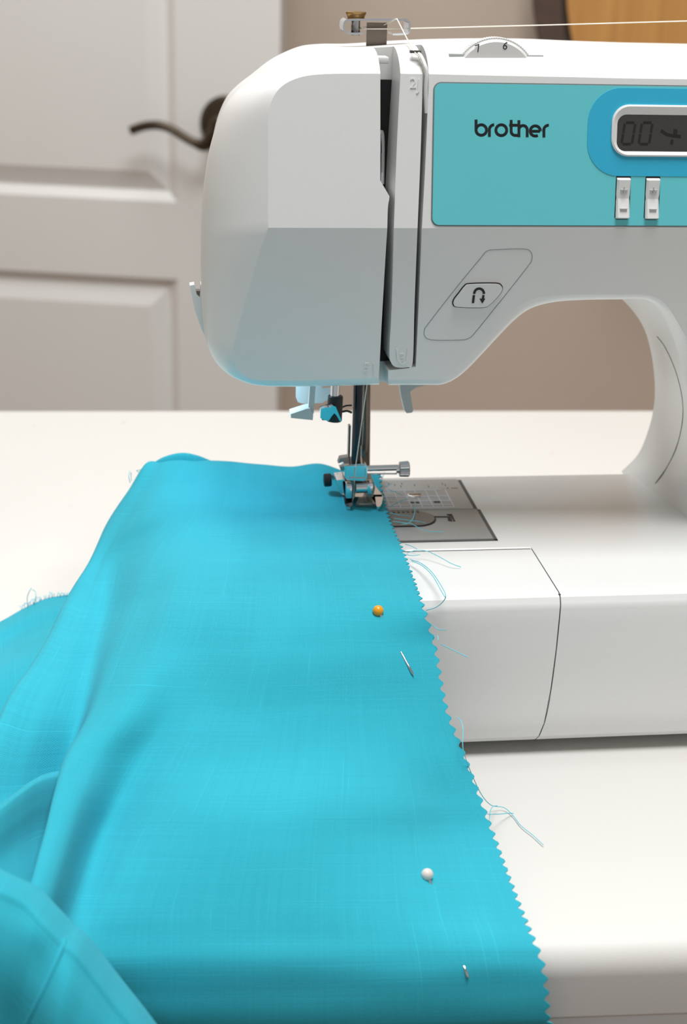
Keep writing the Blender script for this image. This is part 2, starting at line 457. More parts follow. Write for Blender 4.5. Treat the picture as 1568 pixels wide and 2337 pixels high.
def shell(L, name, m, sub=5, steps=7, t0=26):
    Fp, Op, Rp, sh, cr = resolve(L)
    Fs, idx = smooth_loop(Fp, sh, sub); Os, _ = smooth_loop(Op, sh, sub)
    for p in Fs:
        p.y = yfront(p.z)
    N = len(Fs); g = G(); rings = []
    a0 = math.radians(t0)
    for k in range(steps + 1):
        t = a0 + (math.pi/2 - a0)*k/steps
        w = (math.sin(t) - math.sin(a0))/(1 - math.sin(a0)); h = (math.cos(a0) - math.cos(t))/math.cos(a0)
        ring = []
        for f, o in zip(Fs, Os):
            q = f.lerp(o, w); q.y = f.y + (YO - f.y)*h; ring.append(q)
        rings.append(ring)
    V = [p for r in rings for p in r]
    Fc = [[k*N + i, k*N + (i + 1) % N, (k + 1)*N + (i + 1) % N, (k + 1)*N + i] for k in range(steps) for i in range(N)]
    ca, cb = idx[cr[0]], idx[cr[1]]
    Fc += [list(range(ca, cb + 1)), list(range(cb, N)) + list(range(0, ca + 1))]
    Fc.append([steps*N + i for i in range(N)])
    g.add(V, Fc)
    return g
COVER = [((868, 168), (846, 109), '!x', (0, -.004)), ((800, 168), (780, 110), '', (0, -.004)), ((740, 169), (712, 118), '', (.002, -.004)),
         ((690, 175), (640, 142), '', (.003, -.005)), ((650, 192), (575, 182), '', (.005, -.005)), ((625, 220), (531, 218), '', (.006, -.004)),
         ((613, 262), (502, 265), '', (.006, -.002)), ((612, 340), (478, 340), '', (.006, 0)), ((612, 430), (464, 430), '', (.006, 0)),
         ((612, 520), (459, 520), 'c!', (.006, 0)), ((588, 590), (458, 590), '', (.006, 0)), ((564, 675), (460, 675), '', (.006, .0)),
         ((541, 755), (465, 745), '', (.006, .002)), ((531, 800), (474, 790), '', (.006, .004)), ((540, 838), (500, 833), '', (.004, .005)),
         ((568, 862), (545, 862), '', (.002, .005)), ((620, 869), (605, 875), '', (0, .005)), ((740, 867), (740, 875), '', (0, .005)),
         ((864, 862), (860, 872), '!', (0, .005)), ((884, 520), 's', 'c'), ((889, 448), 's', '!'), ((868, 412), 's', '!')]
BODY = [((886, 867), (882, 872), '!', (0, .005)), ((975, 866), (973, 872), '', (0, .005)), ((1005, 864), (1004, 871), '', (0, .005)),
        ((1032, 852), (1034, 858), '', (0, .005)), ((1060, 828), (1063, 834), '', (0, .005)), ((1100, 785), (1103, 791), '', (0, .005)),
        ((1155, 725), (1158, 731), '', (0, .005)), ((1195, 692), (1198, 699), '', (0, .004)), ((1240, 677), (1243, 684), '', (0, .004)),
        ((1300, 673), (1303, 677), '', (1230, 600)), ((1400, 672), (1400, 675), '', (1320, 645)), ((1470, 673), (1460, 676), '', (1390, 664)),
        ((1515, 690), (1497, 705), '', (1440, 700)), ((1552, 745), (1528, 752), '', (1480, 752)), ((1595, 825), (1553, 824), '', (1500, 812)),
        ((1632, 920), (1574, 915), '', (1509, 880)), ((1655, 1010), (1586, 1000), '', (1508, 935)), ((1668, 1090), (1592, 1075), '', (1497, 988)),
        ((1680, 1160), (1592, 1140), '', (1472, 1050)), ((1692, 1250), (1592, 1215), '!', (1432, 1092)),
        ((.392, .058), (.400, .058), '!', (0, 0)), ((.390, ZC), (.402, ZC), 'c!', (0, 0)), ((.387, .240), (.399, .246), '', (0, 0)),
        ((.372, .2548), (.376, .262), '', (0, -.003)), ((1568, 181), (1560, 106), '', (0, -.004)), ((1300, 176), (1285, 96), '', (0, -.004)),
        ((1100, 172), (1080, 97), '', (0, -.004)), ((979, 169), (955, 102), '!x', (0, -.004)),
        ((972, 350), 's'), ((963, 520), 's', 'c!'), ((956, 690), 's'), ((949, 838), 's', '!'), ((886, 846), 's', '!')]
STRIP = [((965, 169), (940, 103), '!x'), ((914, 168), (890, 105), '!x'), ((905, 350), 's'), ((899, 520), 's', 'c!'), ((894, 700), 's'),
         ((889, 800), 's'), ((892, 826), 's'), ((904, 838), 's'), ((930, 838), 's'), ((942, 826), 's'), ((946, 700), 's'), ((953, 520), 's', 'c!'), ((960, 350), 's')]
body = mb(shell(BODY, 'b', None), 'arm_body', M['plastic'], ang=17)
cover = mb(shell(COVER, 'c', None), 'face_cover', M['plastic'], ang=17)
strip = mb(shell(STRIP, 's', None), 'threading_strip', M['plastic'], ang=17)
# rear shell: the whole outline carried back
full = [(e if len(e) > 2 else (*e, '')) for e in COVER[:19]] + BODY[:28]
Fp, Op, Rp, sh, cr = resolve(full)
sh = ['!' in e[2] and i in (27 + 11, 27 + 12) for i, e in enumerate(full)]
sh = [False]*len(full)
for i in (18 + 20, 18 + 21): sh[i] = True
Os, _ = smooth_loop(Op, sh, 5); Rs, _ = smooth_loop(Rp, sh, 5)
N = len(Os); g = G(); rings = [Os]
for k in range(1, 5): rings.append([o.lerp(r, k/4) for o, r in zip(Os, Rs)])
cen = Vector((.2, 0, .17))
for dy, ins in ((.006, .004), (.010, .010)):
    rings.append([Vector((r.x, YR + dy, r.z)) for r in Rs])
V = [p for r in rings for p in r]
Fc = [[k*N + i, k*N + (i + 1) % N, (k + 1)*N + (i + 1) % N, (k + 1)*N + i] for k in range(len(rings) - 1) for i in range(N)]
Fc += [list(range(N)), [(len(rings) - 1)*N + i for i in range(N)]]
g.add(V, Fc)
rear = mb(g, 'rear_shell', M['plastic'], ang=30)
# thread channel: black lining inside the two slits, tab, take-up lever
pa, pb, pc = PY(872, 182, .0265), PY(890, 840, .0265), PY(985, 182, .0265)
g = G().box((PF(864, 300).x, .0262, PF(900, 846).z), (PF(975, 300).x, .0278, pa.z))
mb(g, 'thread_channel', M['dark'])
g = G(); p = PY(868, 137, .018); g.box(p - Vector((.004, .002, .0012)), p + Vector((.003, .006, .0012)), .0004)
mb(g, 'channel_tab', M['plastic'])
g = G().tube(smooth_line([PY(873, 420, .018), PY(874, 340, .018), PY(873, 308, .018), PY(870, 300, .018), PY(866, 310, .018), PY(865, 350, .018)], 5), .0007, 8)
mb(g, 'take_up_lever', M['chrome'])
g = G(); hk = smooth_line([PY(954, 121, .0125), PY(962, 131, .0105), PY(970, 150, .0080), PY(974, 168, .0070), PY(972, 205, .0068), PY(973, 258, .0070)], 5)
g.tube(hk, .00075, 8); mb(g, 'thread_hook', M['plastic'])
p = PY(948, 119, .013); g = G().box(p - Vector((.002, .0012, .0003)), p + Vector((.002, .0012, .0006))); mb(g, 'thread_eyelet', M['gap'])
# embossed figures beside the thread path
for s_, x, y in (('2', 943, 191), ('3', 917, 816), ('5', 836, 838)):
    g = G(); text_geo(s_, .0052, PF(x, y, -.0001), (1, 0, 0), (0, -KF if y > 520 else KU, 1), .0004, g)
    mb(g, 'embossed_figure', M['plastic'])
for pl in (((956, 180), (955, 208), (951, 213)), ((905, 795), (908, 822), (918, 830), (928, 826), (931, 795)), ((853, 828), (853, 848))):
    mb(G().ribbon([PF(x, y, 0) for x, y in pl], .0005, (0, -.00035, 0)), 'embossed_arrow', M['plastic'])

# base: bed, free arm and front accessory compartment
def prof_front(e=0.0):
    return [(-.0400 + e, .0050), (-.0446 + e, .0056), (-.0468 + e, .0082), (-.0471 + e, .014), (-.0458 + e, .028), (-.0447 + e, .045), (-.0436 + e, .0575), (-.0428 + e, .0622), (-.0410 + e, .0650), (-.0386 + e, .0660)]
XE = sorted((lambda p: (p.z, p.x))(PY(x, y, Y)) for x, y, Y in ((1279, 1372, -.0425), (1275, 1420, -.0440), (1268, 1490, -.0450), (1261, 1545, -.0457), (1252, 1600, -.0461), (1243, 1640, -.0462), (1230, 1672, -.0460), (1217, 1700, -.0450)))
def xend(y, z):                              # right end of the compartment, cut in at its lower corner
    if z <= XE[0][0]: return XE[0][1]
    for (a, b), (c, d) in zip(XE, XE[1:]):
        if z <= c: return b + (d - b)*(z - a)/(c - a)
    return XE[-1][1]
def extrude_x(profile, xa, xb):
    n = len(profile); g = G()
    V = [Vector((xa(y, z), y, z)) for y, z in profile] + [Vector((xb(y, z), y, z)) for y, z in profile]
    g.add(V, [[i, (i + 1) % n, n + (i + 1) % n, n + i] for i in range(n)] + [list(range(n)), [n + i for i in range(n)]])
    return g
BL = .040
def dens(P):
    out = []
    for (a, b), (c, d) in zip(P, P[1:]):
        for k in range(3): out.append((a + (c - a)*k/3, b + (d - b)*k/3))
    out.append(P[-1]); return out
back_prof = [(.0975, .0660), (.1020, .0640), (.1045, .0590), (.1045, .010), (.1020, .0045)]
g = extrude_x(dens(prof_front()) + [(.0062, .0660), (.0072, .0652), (.0072, .0045)], lambda y, z: BL, lambda y, z: xend(y, z) - (.0012 if y > .007 and z > .06 else 0))
mb(g, 'accessory_compartment', M['plastic'], ang=30)
g = extrude_x(dens(prof_front()) + [(.0078, .0660)] + back_prof, lambda y, z: xend(y, z) + .0005, lambda y, z: .402)
base = mb(g, 'machine_base', M['plastic'], ang=30)
g = extrude_x([(.0079, .0080), (.0079, .0652), (.0088, .0660)] + back_prof[:-1] + [(.1020, .0080)], lambda y, z: BL + .004, lambda y, z: xend(0, .066) + .0005)
free_arm = mb(g, 'free_arm', M['plastic'], ang=30)
g = G()                                      # joints
zs = [.0655 - .061*k/24 for k in range(25)]
def yfr(z):
    P = prof_front()
    for (a, b), (c, d) in zip(P, P[1:]):
        if b <= z <= d: return a + (c - a)*(z - b)/(d - b)
    return P[0][0]
g.ribbon([Vector((xend(0, z) + .00025, yfr(z) + .0003, z)) for z in zs], .0009, (0, .002, 0))
g.box((xend(0, .066) - .0002, -.040, .064), (xend(0, .066) + .0007, .0072, .0657))
g.box((BL, .0070, .060), (xend(0, .0655), .0081, .0656))
mb(g, 'compartment_joint', M['gap'])
for x in (.06, .37):
    for y in (-.02, .085):
        mb(G().lathe((x, y, 0), (0, 0, 1), [(0, .008), (.001, .009), (.006, .009)], 16), 'rubber_foot', M['dark'])
# hair-line joint of the column cover
bm_all = bvh_of([body, rear])
def hit(bv, x, y, lift=.0004):
    d = ray(x, y).normalized(); h = bv.ray_cast(CAM - MO, d)
    return (h[0] + MO - d*lift) if h[0] is not None else None
pts = [hit(bm_all, x, y, .0000) for x, y in ((1500, 768), (1518, 792), (1540, 840), (1555, 895), (1559, 945), (1549, 1005), (1526, 1060), (1495, 1105))]
pts = [p for p in pts if p is not None]
mb(G().tube(smooth_line(pts, 5), .00022, 6), 'column_joint', M['gap'])

# needle plate
ZP = .0662
def pl(name, x0, y0, x1, y1, z1, m, parent=machine):
    return mb(G().box((x0, y0, ZP - .002), (x1, y1, z1), .00015), name, m, parent)
YS = PZ(1030, 1164, ZP).y
plate = pl('needle_plate', .068, YS + .0002, .1414, .0925, ZP + .0006, M['plate'])
plate2 = pl('bobbin_plate', .068, .0178, .1426, YS - .0002, ZP + .0004, M['plate2'])
mb(G().box((.1416, YS, ZP - .001), (.1432, .0925, ZP + .0001)).box((.1428, .0165, ZP - .001), (.1442, YS, ZP + .0001)).box((.068, .0163, ZP - .001), (.1442, .0176, ZP + .0001)), 'plate_rim', M['gap'])
g = G(); zg = ZP + .0006
yl = [PZ(960, y, ZP).y for y in (1122.5, 1136.5, 1147, 1156.5, 1162)]
xl = [PZ(x, 1160, ZP).x for x in (890, 914, 939, 964, 989, 1012, 1036)]
for i, y in enumerate(yl): g.box((.085, y - .0003, zg - .0002), (xl[-1] if i else xl[-1] - .002, y + .0003, zg + .00025))
for x in xl: g.box((x - .00022, yl[-1], zg - .0002), (x + .00022, yl[0], zg + .0002))
mb(g, 'plate_grid_lines', M['etch'], plate)
g = G()
for k, x in enumerate((887, 901, 915, 917, 946, 978, 1009, 1016)):
    a_ = PZ(x, 1107 + (k % 3)*3, ZP); g.box(a_ + Vector((-.00015, -.001, .0003)), a_ + Vector((.00015, .001, .0007)))
for x in (1022, 1032, 1037, 1042): a_ = PZ(x, 1117, ZP); g.box(a_ + Vector((-.0003, -.0004, .0003)), a_ + Vector((.0003, .0004, .0007)))
mb(g, 'plate_marks', M['grey_ink'], plate)
a_ = PZ(946, 1133.5, ZP); g = G().lathe(a_ + Vector((0, 0, -.001)), (0, 0, 1), [(0, .0032), (.0019, .0032), (.0021, .0028)], 20); mb(g, 'plate_screw', M['chrome'], plate)
mb(G().box(a_ + Vector((-.0026, -.0005, .0009)), a_ + Vector((.0026, .0005, .0012))), 'screw_slot', M['dark'], plate)
g = G()
for x, y in ((941, 1150), (953, 1150), (994, 1149), (1001, 1149)):
    a_ = PZ(x, y, ZP); g.lathe(a_ + Vector((0, 0, 0)), (0, 0, 1), [(0, .0009), (.0008, .0009)], 12)
mb(g, 'plate_holes', M['dark'], plate)
# D-shaped smoked bobbin cover
def dshape(x0, x1, y0, y1, r):
    P = [(x0, y0), (x1 - r, y0)]
    for k in range(1, 9):
        t = math.radians(-90 + 90*k/8); P.append((x1 - r + r*math.cos(t), y0 + r + r*math.sin(t)))
    for k in range(9):
        t = math.radians(90*k/8); P.append((x1 - r + r*math.cos(t), y1 - r + r*math.sin(t)))
    return P + [(x0, y1)]
ya, yb = PZ(960, 1203, ZP).y, PZ(960, 1169, ZP).y
xr = PZ(991, 1185, ZP).x
mb(G().prism([(x, y, ZP) for x, y in dshape(.07, xr + .0007, ya - .0007, yb + .0007, .0095)], (0, 0, .0005)), 'bobbin_recess', M['dark'], plate2)
cov = mb(G().prism([(x, y, ZP) for x, y in dshape(.07, xr, ya, yb, .009)], (0, 0, .0009)), 'bobbin_cover', M['smoke'], plate2)
g = G()
for k in range(14):
    x = .088 + k*.0021; g.box((x, yb - .0022, ZP + .0008), (x + .0009, yb - .0004, ZP + .0012))
mb(g, 'cover_ridges', M['smoke'], plate2)
g = G()
for P_ in (((991, 1180), (1023, 1180), (1025, 1189)), ((1020, 1175), (1030, 1175), (1037, 1190)), ((1026, 1177), (1030, 1190))):
    g.ribbon([PZ(x, y, ZP + .0004) for x, y in P_], .0007, (0, 0, .0003), nrm=Vector((0, 0, 1)))
mb(g, 'latch_mark', M['dark'], plate2)

# ------------------------------------------------------------------ control panel
def fx(p): return p.x
pz1, pz0 = PF(1000, 190).z, PF(1000, 513).z
px0 = PF(989, 350).x
def plate_xz(poly, y0, y1): return G().prism([(x, y0, z) for x, z in poly], (0, y1 - y0, 0))
mbs(plate_xz(rrect(px0 - .0005, pz0 - .0005, .3705, pz1 + .0005, .0030), .0005, -.00012), 'panel_edge', M['edge'])
panel = mbs(plate_xz(rrect(px0, pz0, .370, pz1, .0026), .0005, -.0005), 'control_panel', M['teal'])
bx0, bz1, bz0 = PF(1340, 300).x, PF(1400, 200).z, PF(1400, 401).z
mbs(plate_xz(rrect(bx0, bz0, .305, bz1, .0125, 10), .0002, -.00072), 'display_surround', M['blue'], panel)
lx0, lz1, lz0 = PF(1394, 300).x, PF(1440, 238).z, PF(1440, 356).z
LX1 = .262
def ring_xz(o, i, yo, yi, yb_):
    n = len(o); V = [(x, yb_, z) for x, z in o] + [(x, yo, z) for x, z in o] + [(x, yo, z) for x, z in i] + [(x, yi, z) for x, z in i]
    Fc = []
    for k in range(n):
        j = (k + 1) % n
        for a_ in range(3): Fc.append([a_*n + k, a_*n + j, (a_ + 1)*n + j, (a_ + 1)*n + k])
    g = G(); g.add(V, Fc); return g
o_ = rrect(lx0, lz0, LX1, lz1, .0065, 8); m_ = rrect(lx0 + .0006, lz0 + .0006, LX1 - .0006, lz1 - .0006, .006, 8); i_ = rrect(lx0 + .0022, lz0 + .0018, LX1 - .003, lz1 - .0036, .0035, 8)
n = len(o_); V = []
for poly, y in ((o_, -.0005), (o_, -.0014), (m_, -.0017), (i_, -.00085), (i_, -.0004)): V += [(x, y, z) for x, z in poly]
Fc = [[a_*n + k, a_*n + (k + 1) % n, (a_ + 1)*n + (k + 1) % n, (a_ + 1)*n + k] for a_ in range(4) for k in range(n)]
g = G(); g.add(V, Fc); bez = mbs(g, 'display_frame', M['plastic'], panel, 25, False)
# make sure the frame faces the camera
bmx = bmesh.new(); bmx.from_mesh(bez.data); bmesh.ops.recalc_face_normals(bmx, faces=bmx.faces)
if sum(f.normal.y*f.calc_area() for f in bmx.faces) > 0: bmesh.ops.reverse_faces(bmx, faces=bmx.faces)
bmx.to_mesh(bez.data); bmx.free()
lcd = mbs(plate_xz(i_, .0, -.00082), 'display', M['lcd'], panel)
g = G()
def seg(poly, w): g.ribbon([PF(x, y, .00085) for x, y in poly], w, (0, -.00012, 0))
for bx in (1417, 1456):                       # slanted seven-segment zeros
    sl = lambda u, v: (bx + u*24 + (1 - v)*8, 279 + v*49)
    for q in (((.12, 0), (.88, 0)), ((.12, 1), (.88, 1)), ((0, .06), (0, .46)), ((0, .54), (0, .94)), ((1, .06), (1, .46)), ((1, .54), (1, .94))):
        seg([sl(*q[0]), sl(*q[1])], .00085)
seg([(1507, 297), (1520, 306), (1534, 309)], .0011); seg([(1534, 309), (1552, 311)], .0012); seg([(1540, 294), (1540, 310)], .0014); seg([(1533, 318), (1531, 328)], .0010)
mb(g, 'display_figures', M['lcdink'], panel)
# wordmark
g = G(); W = .00106
def cp(x, y): return PF(1000 + x/2.7606, 150 + y/2.7606, .00045)
def st(P, w=W): g.ribbon([cp(*p) for p in P], w, (0, -.00015, 0))
def arc(cx, cy, r, a0, a1, n=18): return [(cx + r*math.cos(math.radians(a0 + (a1 - a0)*k/n)), cy - r*math.sin(math.radians(a0 + (a1 - a0)*k/n))) for k in range(n + 1)]
st([(237, 338), (237, 405)]); st(arc(270, 404, 33, 0, 360, 28))
st([(321, 446), (321, 402)] + arc(352, 402, 31, 180, 92, 8))
st(arc(396, 405, 34, 0, 360, 28))
st([(458, 340), (458, 412)] + arc(484, 412, 26, 180, 268, 8) + [(500, 438)]); st([(446, 374), (500, 374)])
st([(507, 342), (507, 448)]); st(arc(533, 402, 26, 180, 0, 12) + [(559, 448)])
st([(580, 412), (640, 412)]); st(arc(610, 410, 32, 0, 300, 24))
st([(664, 450), (664, 405)] + arc(694, 405, 31, 180, 88, 8))
mb(g, 'brand_lettering', M['ink'], panel)
# rocker buttons
for x0, x1, y0, y1 in ((1404, 1437, 405, 498), (1471, 1504, 406, 499)):
    a0, a1 = PF(x0 + 1, 450).x, PF(x1 - 1, 450).x; z1, z0 = PF(x0, y0).z, PF(x0, y1).z
    mbs(plate_xz(rrect(a0 - .0003, z0 - .0004, a1 + .0002, z1 + .0011, .0012), .0, -.0006), 'button_slot', M['dark'], panel)
    zm = (z0 + z1)/2; n = 7; g = G()
    rows = [(z1, -.0011), (z1 - .0006, -.0022), (zm, -.0012), (z0 + .0006, -.0026), (z0, -.0011)]
    cols = [(a0, .0008), (a0 + .0006, 0), (a1 - .0006, 0), (a1, .0008)]
    V = [(x, min(-.0004, y + dy), z) for z, y in rows for x, dy in cols]
    Fc = [[r*4 + c, r*4 + c + 1, (r + 1)*4 + c + 1, (r + 1)*4 + c] for r in range(4) for c in range(3)]
    per = [0, 1, 2, 3, 7, 11, 15, 19, 18, 17, 16, 12, 8, 4]
    V += [(V[i][0], .0, V[i][2]) for i in per]
    Fc += [[per[k], per[(k + 1) % 14], 20 + (k + 1) % 14, 20 + k] for k in range(14)]
    g.add(V, Fc); btn = mbs(g, 'rocker_button', M['plastic'], panel, 12)
    g = G(); xm = (a0 + a1)/2
    g.box((xm - .0014, -.0023, z1 - .0044), (xm + .0014, -.0016, z1 - .0041)).box((xm - .00016, -.0023, z1 - .0054), (xm + .00016, -.0016, z1 - .0031))
    g.box((xm - .0014, -.0027, z0 + .0037), (xm + .0014, -.0018, z0 + .0040))
    mbs(g, 'button_marks', M['plastic_grey'], panel)
# reverse button in its slanted recess
def loopF(P, off, sub=4): return smooth_loop([PF(x, y, off) for x, y in P], [False]*len(P), sub)[0]
REC = [(1128, 570), (1195, 568), (1212, 576), (1214, 592), (1203, 610), (1140, 690), (1085, 758), (1070, 772), (1050, 776), (988, 776), (970, 768), (969, 752), (978, 738), (1040, 658), (1096, 590), (1110, 574)]
mb(G().ribbon(loopF(REC, -.0002), .00020, (0, -.0003, 0), True), 'recess_outline', M['edge'])
BT = [(1072, 648), (1130, 647), (1143, 652), (1144, 662), (1134, 676), (1116, 694), (1100, 700), (1045, 699), (1035, 694), (1036, 684), (1048, 668), (1060, 653)]
mb(G().ribbon(loopF(BT, -.0003), .0008, (0, -.0006, 0), True), 'reverse_button_gap', M['dark'])
rb = mb(G().prism(loopF(BT, -.0004), (0, -.0016, 0)), 'reverse_button', M['plastic'])
g = G(); o5 = .0013
def st2(P, w): g.ribbon([PF(x, y, o5) for x, y in P], w, (0, -.00012, 0))
st2([(1078, 690), (1080, 672)], .0009); st2([(1081, 669)] + arc(1092, 668, 11, 180, 0, 10) + [(1103, 669)], .0009); st2([(1102, 672), (1100, 683)], .0008)
P_ = [PF(1093, 680, o5), PF(1106, 680, o5), PF(1099, 691, o5)]; g.prism(P_, (0, -.00012, 0))
mb(g, 'reverse_symbol', M['ink'])

# tension dial
bvb = bvh_of([body])
YD = hit(bvb, 1128, 126, 0).y - .0004
dc = PY(1128, 189, YD); dtop = PY(1128, 85, YD); r = (dtop - dc).length
g = G(); NT = 110; pr = []
for k in range(NT*2):
    t = math.pi*k/NT; rr = r if k % 2 else r*.982; pr.append((dc.x + rr*math.cos(t), dc.y, dc.z + rr*math.sin(t)))
g.prism(pr, (0, .005, 0)); g.lathe(dc + Vector((0, -.0008, 0)), (0, 1, 0), [(0, r*.90), (.0008, r*.955), (.002, r*.955)], 64)
mb(g, 'tension_dial', M['plastic'], ang=25)
g = G()
for s_, x, y, a_ in (('7', 1091, 111, 20), ('6', 1153, 105, -12)):
    a_ = math.radians(a_); text_geo(s_, .0040, PY(x, y, YD - .0007), (math.cos(a_), 0, math.sin(a_)), (-math.sin(a_), 0, math.cos(a_)), .0002, g)
mb(g, 'dial_figures', M['grey_ink'])
a_, b_ = hit(bvb, 1024, 126, 0), hit(bvb, 1240, 126, 0)
mb(G().box((a_.x, YD - .0002, a_.z - .003), (b_.x, YD + .0075, a_.z + .0006), .0002), 'dial_slot', M['plastic_grey'])
p = hit(bvb, 1133, 124, .0005); mb(G().lathe(p, (0, -.6, .8), [(-.001, .0008), (.0008, .0008), (.0012, .0004)], 12), 'dial_pointer', M['plastic'])

# thread guide with tension disc on top of the head
YG = .066
def Q(x, y, Y=YG): return PY(x, y, Y)
TG = []
g = G(); a0, a1 = Q(836, 108), Q(884, 52)
g.box((a0.x, YG, a0.z - .004), (a1.x, YG + .0012, a1.z)); mb(g, 'guide_post', M['bronze_steel'])
def strip_xz(P, y0, y1, th, name, m, sub=4):
    L_ = smooth_line([Q(x, y, y0) for x, y in P], sub); g = G(); g.ribbon(L_, th, (0, y1 - y0, 0)); return mb(g, name, m, ang=50)
strip_xz([(830, 75), (812, 77), (793, 75), (786, 68), (786, 54), (791, 47), (804, 45), (840, 45), (900, 45), (924, 45), (932, 48), (935, 56), (934, 70), (929, 76), (912, 78), (896, 78)], YG - .007, YG + .005, .0008, 'thread_guide', M['chrome'])
c_ = Q(812, 44); mb(G().lathe(c_, (0, 0, 1), [(-.006, .0018), (0, .0018)], 20), 'guide_spindle', M['steel'])
mb(G().lathe(c_, (0, 0, 1), [(0, .0032), (.0004, .0033), (.0015, .0037), (.0022, .0041), (.0028, .0041), (.0030, .0036)], 28), 'guide_nut', M['brass'])

# ------------------------------------------------------------------ needle area
YN = .064
def N_(x, y, Y=YN): return PY(x, y, Y)
def cyl(name, x0, y0, x1, y1, rad, m, Y=YN, n=20):
    g = G(); a_, b_ = N_(x0, y0, Y), N_(x1, y1, Y); g.tube([a_, b_], rad, n); return mb(g, name, m)
cyl('needle_bar', 819, 850, 812, 1060, .0021, M['black_metal'], .058)
cyl('needle_bar_sleeve', 817.5, 960, 815, 1014, .0023, M['black_metal'], .058)
cyl('presser_bar', 836, 850, 834, 1062, .0020, M['bronze_steel'], .070)
# clamp block with a mirror face
blk = [(786, 1062), (832, 1058), (838, 1064), (838, 1092), (832, 1098), (792, 1096), (786, 1088)]
g = G().prism([N_(x, y, .054) for x, y in blk], (0, .011, 0)); mb(g, 'clamp_block', M['chrome'], ang=25)
fr = [(791, 1065), (833, 1063), (836, 1068), (835, 1089), (830, 1093), (795, 1092), (791, 1087)]
mb(G().ribbon([N_(x, y, .0538) for x, y in fr], .0007, (0, -.0006, 0), True), 'clamp_rim', M['chrome'])
g = G(); a_, b_ = N_(838, 1069, .058), N_(909, 1067, .058); g.tube([a_, b_], .00135, 20); mb(g, 'clamp_screw', M['chrome'])
g = G(); a_ = N_(840, 1081, .060); b_ = N_(906, 1081, .060); g.tube([a_, b_], .0004, 8); mb(g, 'clamp_rod', M['chrome'])
c_ = N_(910, 1071, .058); ax = (N_(936, 1070, .058) - c_).normalized(); g = G()
prf = [(0, .0022), (.0004, .0033), (.0041, .0035), (.0046, .0030)]
g.lathe(c_ - ax*.0012, ax, [(0, .0017), (.0014, .0017)], 20)
V = []; n = 56
u_ = ax.orthogonal().normalized(); w_ = ax.cross(u_)
for h, rr in prf: V += [c_ + ax*h + (u_*math.cos(2*math.pi*k/n) + w_*math.sin(2*math.pi*k/n))*(rr*(.94 if k % 2 and .0003 < h < .0045 else 1)) for k in range(n)]
g.add(V, [[i*n + k, i*n + (k + 1) % n, (i + 1)*n + (k + 1) % n, (i + 1)*n + k] for i in range(3) for k in range(n)] + [list(range(n)), [3*n + k for k in range(n)]])
mb(g, 'clamp_knob', M['chrome'], ang=20)
g = G().prism([N_(x, y, .060) for x, y in ((776, 1046), (795, 1043), (799, 1056), (790, 1060), (783, 1054), (772, 1058))], (0, .004, 0)); mb(g, 'thread_hook_plate', M['steel'])
g = G().prism([N_(x, y, .060) for x, y in ((775, 1066), (788, 1064), (790, 1076), (778, 1074))], (0, .003, 0)); mb(g, 'hook_tip', M['steel'])
g = G().box(N_(794, 1045, .066), N_(801, 972, .066) + Vector((0, .003, 0))); mb(g, 'guide_bracket', M['steel'])
# black foot-release knob and spring
g = G(); a_ = N_(739, 1096, .064); b_ = N_(757, 1095, .064); ax = (b_ - a_).normalized()
g.lathe(a_, ax, [(0, .0024), (.0004, .0029), (.0029, .0029), (.0033, .0025)], 24); mb(g, 'release_knob', M['dark'])
g = G(); sp = []
c0, c1 = N_(757, 1090, .064), N_(775, 1086, .064); ax = (c1 - c0).normalized(); u_ = ax.orthogonal().normalized(); w_ = ax.cross(u_)
for k in range(49):
    t = k/48; an = t*2*math.pi*4; sp.append(c0.lerp(c1, t) + (u_*math.cos(an) + w_*math.sin(an))*.0011)
g.tube(sp, .0002, 6); mb(g, 'release_spring', M['steel'])
# presser foot
g = G()
g.prism([N_(x, y, .056) for x, y in ((768, 1096), (786, 1094), (792, 1108), (786, 1130), (778, 1128), (768, 1108))], (0, .010, 0)); mb(g, 'foot_holder', M['chrome'], ang=25)
g = G().prism([N_(x, y, .056) for x, y in ((782, 1098), (853, 1100), (856, 1112), (852, 1134), (840, 1136), (836, 1124), (812, 1124), (808, 1136), (786, 1132))], (0, .012, 0)); mb(g, 'foot_ankle', M['steel'], ang=25)
g = G()
a_, b_ = N_(812, 1114, .053), N_(838, 1113, .053); g.tube([a_, b_], .0022, 16); mb(g, 'foot_hinge', M['chrome'])
mb(G().box(N_(838, 1128, .0505), N_(852, 1104, .0505) + Vector((0, .006, 0)), .0004), 'foot_cheek', M['chrome'])
mb(G().box(N_(790, 1138, .0495), N_(804, 1108, .0495) + Vector((0, .006, 0)), .0004), 'foot_cheek', M['chrome'])
# sole: two metal toes and a clear window
zs_ = .0697
def toe(P): return G().prism([PZ(x, y, zs_) for x, y in P], (0, 0, .0011))
mb(toe([(782, 1110), (806, 1110), (806, 1138), (804, 1158), (799, 1163), (791, 1162), (787, 1156), (783, 1136)]), 'foot_toe', M['chrome'], ang=25)
mb(toe([(846, 1134), (872, 1134), (874, 1140), (871, 1156), (866, 1162), (860, 1162), (857, 1154), (848, 1142)]), 'foot_toe', M['chrome'], ang=25)
mb(toe([(783, 1108), (852, 1108), (872, 1134), (872, 1139), (784, 1139)]), 'foot_sole', M['chrome'], ang=25)
mb(toe([(812, 1155), (819, 1139), (856, 1139), (858, 1155)]), 'foot_window', M['clear'], ang=25)
g = G(); g.tube([N_(808, 1096, .057), N_(807, 1136, .057), N_(807, 1148, .057)], [.0006, .0006, .0001], 8); mb(g, 'needle', M['chrome'])
